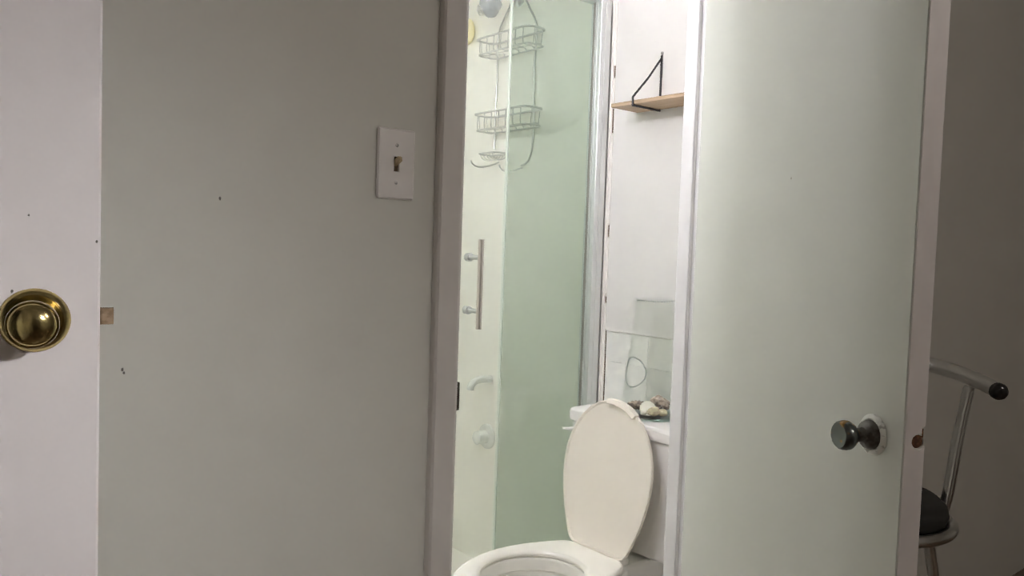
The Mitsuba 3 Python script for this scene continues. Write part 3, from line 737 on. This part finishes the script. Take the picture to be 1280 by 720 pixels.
# white round shell leaning on the others, ribbed
a = np.linspace(0, 2 * math.pi, 73)[:-1]
rows_ = []
for s, h in ((0.001, 0.0075), (0.35, 0.0070), (0.7, 0.0050), (0.92, 0.0022), (1.0, 0.0), (0.97, -0.0012), (0.6, 0.0022), (0.001, 0.0042)):
    rr = 0.0248 * s * (1 + 0.015 * np.cos(12 * a) * s - 0.05 * np.cos(a) * (s > .5))
    rows_.append(np.stack([rr * np.cos(a), rr * np.sin(a) * 0.96, np.full(72, h)], 1))
ws = fix(grid(rows_))
ws.apply_transform(trimesh.geometry.align_vectors([0, 0, 1], np.array([-0.60, -0.52, 0.60])))
ws.apply_translation((VX - 0.046, VV - 0.028, fl - ws.bounds[0][2]))
add("scallop_shell", ws, "mat_shell_white", 40); tag("scallop_shell", "white round shell leaning at the front of the glass vase", "shell")
rng = np.random.default_rng(4)
for i, (dx, dy, s, b) in enumerate([(-0.043, -0.050, 0.017, "mat_shell_cream"), (-0.022, -0.062, 0.014, "mat_shell_cream"), (-0.062, -0.028, 0.010, "mat_shell_white"), (-0.004, 0.066, 0.013, "mat_shell_cream")]):
    sm = trimesh.creation.icosphere(subdivisions=3)
    v = np.asarray(sm.vertices) * [1.25, 0.8, 0.75]
    v *= (1 + 0.5 * (meshkit.fbm(v * 2.2 + 9 * i, 3, i) - 0.5))[:, None]
    sm.vertices = v * s
    sm.apply_transform(trimesh.transformations.rotation_matrix(rng.uniform(0, 3), (0, 0, 1)))
    sm.apply_translation((VX + dx, VV + dy, fl - sm.bounds[0][2]))
    key = "small_shell" + (f"_{i:03d}" if i else "")
    add(key, sm, b, True)
    tag(key, ["cream lumpy shell piece right of the white round shell in the vase", "cream shell piece under the large brown shell in the vase", "tiny white shell chip at the front of the vase floor", "pale yellow shell piece at the left wall of the vase"][i], "shell")

# ------------------------------------------------------------------ bar stool
tag("bar_stool", "chrome bar stool with black seat behind the open bathroom door", "stool")
S = np.array([1.73, 0.83])
cush = [(0, 0.0), (0.150, 0.0), (0.165, 0.006), (0.170, 0.020), (0.166, 0.036), (0.150, 0.050), (0.10, 0.060), (0, 0.063)]
add("bar_stool__seat", lathe(cush, (S[0], S[1], 0.716), (0, 0, 1), 64), "mat_black_vinyl", 40); labels["bar_stool__seat"] = {"label": "round black padded seat"}
aa = np.linspace(0, 2 * math.pi, 73)[:-1]
add("bar_stool__seat_ring", tube(np.stack([S[0] + 0.176 * np.cos(aa), S[1] + 0.176 * np.sin(aa), np.full(72, 0.712)], 1), 0.0125, 14, closed=True), "mat_stool_chrome", True); labels["bar_stool__seat_ring"] = {"label": "chrome ring around the seat"}
bp = spline([(1.862, 0.618, 1.006), (1.907, 0.676, 1.017), (1.942, 0.742, 1.026), (1.955, 0.80, 1.032), (1.932, 0.89, 1.036), (1.87, 0.98, 1.034), (1.79, 1.04, 1.022), (1.735, 1.062, 1.010)], 60)
add("bar_stool__backrest", tube(bp, 0.0170, 20), "mat_stool_chrome", True); labels["bar_stool__backrest"] = {"label": "curved chrome backrest bar"}
def endcap(p, q):
    d = (p - q) / np.linalg.norm(p - q)
    return lathe([(0, -0.006), (0.0172, -0.006), (0.0180, -0.003), (0.0180, 0.004), (0.0155, 0.010), (0.0095, 0.014), (0, 0.0155)], p, d, 32)
add("bar_stool__end_cap", endcap(bp[0], bp[1]), "mat_black_plastic", True); labels["bar_stool__end_cap"] = {"label": "black plastic end cap"}
add("bar_stool__end_cap_001", endcap(bp[-1], bp[-2]), "mat_black_plastic", True)
for i, pts in enumerate(([(1.905, 0.690, 1.000), (1.893, 0.697, 0.93), (1.876, 0.702, 0.84), (1.864, 0.706, 0.765), (1.854, 0.712, 0.712)], [(1.80, 1.033, 1.016), (1.775, 1.03, 0.94), (1.752, 1.02, 0.85), (1.742, 1.008, 0.77), (1.738, 1.0, 0.712)])):
    add("bar_stool__upright" + (f"_{i:03d}" if i else ""), tube(spline(pts, 24), 0.0115, 16), "mat_stool_chrome", True)
for i, (a0, rr) in enumerate(((-51, 0.12), (39, 0.12), (129, 0.12), (219, 0.12))):
    a_ = math.radians(a0)
    c, s_ = math.cos(a_), math.sin(a_)
    pts = [(S[0] + c * q, S[1] + s_ * q, z) for q, z in ((0.132, 0.708), (0.142, 0.65), (0.155, 0.58), (0.180, 0.40), (0.215, 0.006))]
    key = "bar_stool__leg" + (f"_{i:03d}" if i else "")
    add(key, tube(spline(pts, 20), 0.0115, 16), "mat_stool_chrome", True)
    add(key + "__foot", lathe([(0, 0), (0.014, 0), (0.014, 0.016), (0.012, 0.018), (0, 0.018)], (S[0] + c * 0.215, S[1] + s_ * 0.215, 0.0), (0, 0, 1), 20), "mat_black_plastic", 40)
add("bar_stool__foot_ring", tube(np.stack([S[0] + 0.193 * np.cos(aa), S[1] + 0.193 * np.sin(aa), np.full(72, 0.26)], 1), 0.009, 12, closed=True), "mat_stool_chrome", True)
add("bar_stool__seat_pan", lathe([(0, 0), (0.12, 0), (0.165, 0.004), (0.165, 0.010), (0, 0.010)], (S[0], S[1], 0.705), (0, 0, 1), 48), "mat_black_plastic", 40)

# ------------------------------------------------------------------ lamps and furniture outside the frame
tag("vanity_light", "vanity light with two frosted globes on the hidden left bathroom wall", "lamp")
add("vanity_light__backplate", rbx(0.45, 0.475, 1.225, 1.645, 1.99, 2.07, 0.008), "mat_satin_chrome", 40)
for i, (y, gr) in enumerate(((1.275, 0.050), (1.60, 0.036))):
    g = trimesh.creation.icosphere(subdivisions=3, radius=gr); g.apply_translation((0.575, y, 2.03))
    add("vanity_light__globe" + (f"_{i:03d}" if i else ""), g, "mat_lamp_glass", True, emitter={"type": "area", "radiance": rgb(BATH_LAMP)})
    add("vanity_light__socket" + (f"_{i:03d}" if i else ""), lathe([(0, 0), (0.024, 0), (0.024, 0.04), (0, 0.04)], (0.472, y, 2.03), (1, 0, 0), 24), "mat_satin_chrome", 40)

tag("shower_downlight", "round recessed downlight in the shower ceiling", "lamp")
add("shower_downlight__trim_ring", lathe([(0.060, 0), (0.085, 0), (0.083, 0.006), (0.062, 0.008), (0.060, 0)], (1.40, 2.18, CEIL), (0, 0, -1), 40), "mat_white_trim", 40)
add("shower_downlight__lens", lathe([(0, 0), (0.060, 0), (0.060, 0.004), (0, 0.0045)], (1.40, 2.18, CEIL), (0, 0, -1), 40), "mat_lamp_glass", 40, emitter={"type": "area", "radiance": rgb(SHOWER_LAMP)})

# a standing reading lamp to the right of the camera; its metal shade points down and to the left
BULB = np.array([0.40, -0.14, 1.51])
AIM = np.array([-0.54, 0.66, -0.70]); AIM /= np.linalg.norm(AIM)
tag("reading_lamp", "standing reading lamp with a metal shade beside the camera, outside the frame", "lamp")
back = BULB - 0.055 * AIM
shade = [(0.016, -0.02), (0.022, -0.018), (0.046, 0.012), (0.054, 0.055), (0.0575, 0.1125), (0.0560, 0.1125), (0.0525, 0.055), (0.0447, 0.0135), (0.021, -0.015), (0.016, -0.016), (0.016, -0.02)]
add("reading_lamp__shade", lathe(shade, back, AIM, 48), "mat_black_metal", 40)
g = trimesh.creation.icosphere(subdivisions=3, radius=0.029); g.apply_translation(BULB)
add("reading_lamp__bulb", g, "mat_lamp_glass", True, emitter={"type": "area", "radiance": rgb(HALL_LAMP)})
add("reading_lamp__socket", lathe([(0, -0.05), (0.0155, -0.05), (0.0155, 0.026), (0, 0.026)], back, AIM, 24), "mat_black_metal", 40)
neck_end = back - 0.045 * AIM
PX, PY = 0.62, -0.42
add("reading_lamp__pole", tube(spline([(PX, PY, 0.02), (PX, PY, 0.7), (PX, PY, 1.35), (PX - 0.02, PY + 0.02, 1.52), (0.53, -0.30, 1.60), neck_end], 60), 0.009, 12), "mat_black_metal", True)
add("reading_lamp__base", lathe([(0, 0), (0.13, 0), (0.13, 0.012), (0.03, 0.025), (0, 0.025)], (PX, PY, 0), (0, 0, 1), 40), "mat_black_metal", 40)

tag("ceiling_lamp", "round globe lamp on the ceiling of the hall room, behind the camera", "lamp")
add("ceiling_lamp__canopy", lathe([(0, 0), (0.07, 0), (0.065, 0.02), (0.02, 0.03), (0.02, 0.07), (0, 0.07)], (1.5, -1.3, CEIL), (0, 0, -1), 32), "mat_white_trim", 40)
g = trimesh.creation.icosphere(subdivisions=3, radius=0.09); g.apply_translation((1.5, -1.3, CEIL - 0.155))
add("ceiling_lamp__globe", g, "mat_lamp_glass", True, emitter={"type": "area", "radiance": rgb(ROOM_LAMP)})

tag("wardrobe", "tall dark wooden wardrobe against the wall behind the camera", "wardrobe")
add("wardrobe__body", cbx(-0.55, 0.55, -3.09, -2.55, 0.0, 2.05, 0.004), "mat_dark_wood")
for i, (a, b) in enumerate(((-0.545, -0.005), (0.005, 0.545))):
    add("wardrobe__door" + (f"_{i:03d}" if i else ""), cbx(a, b, -2.55, -2.53, 0.05, 2.02, 0.003), "mat_dark_wood")
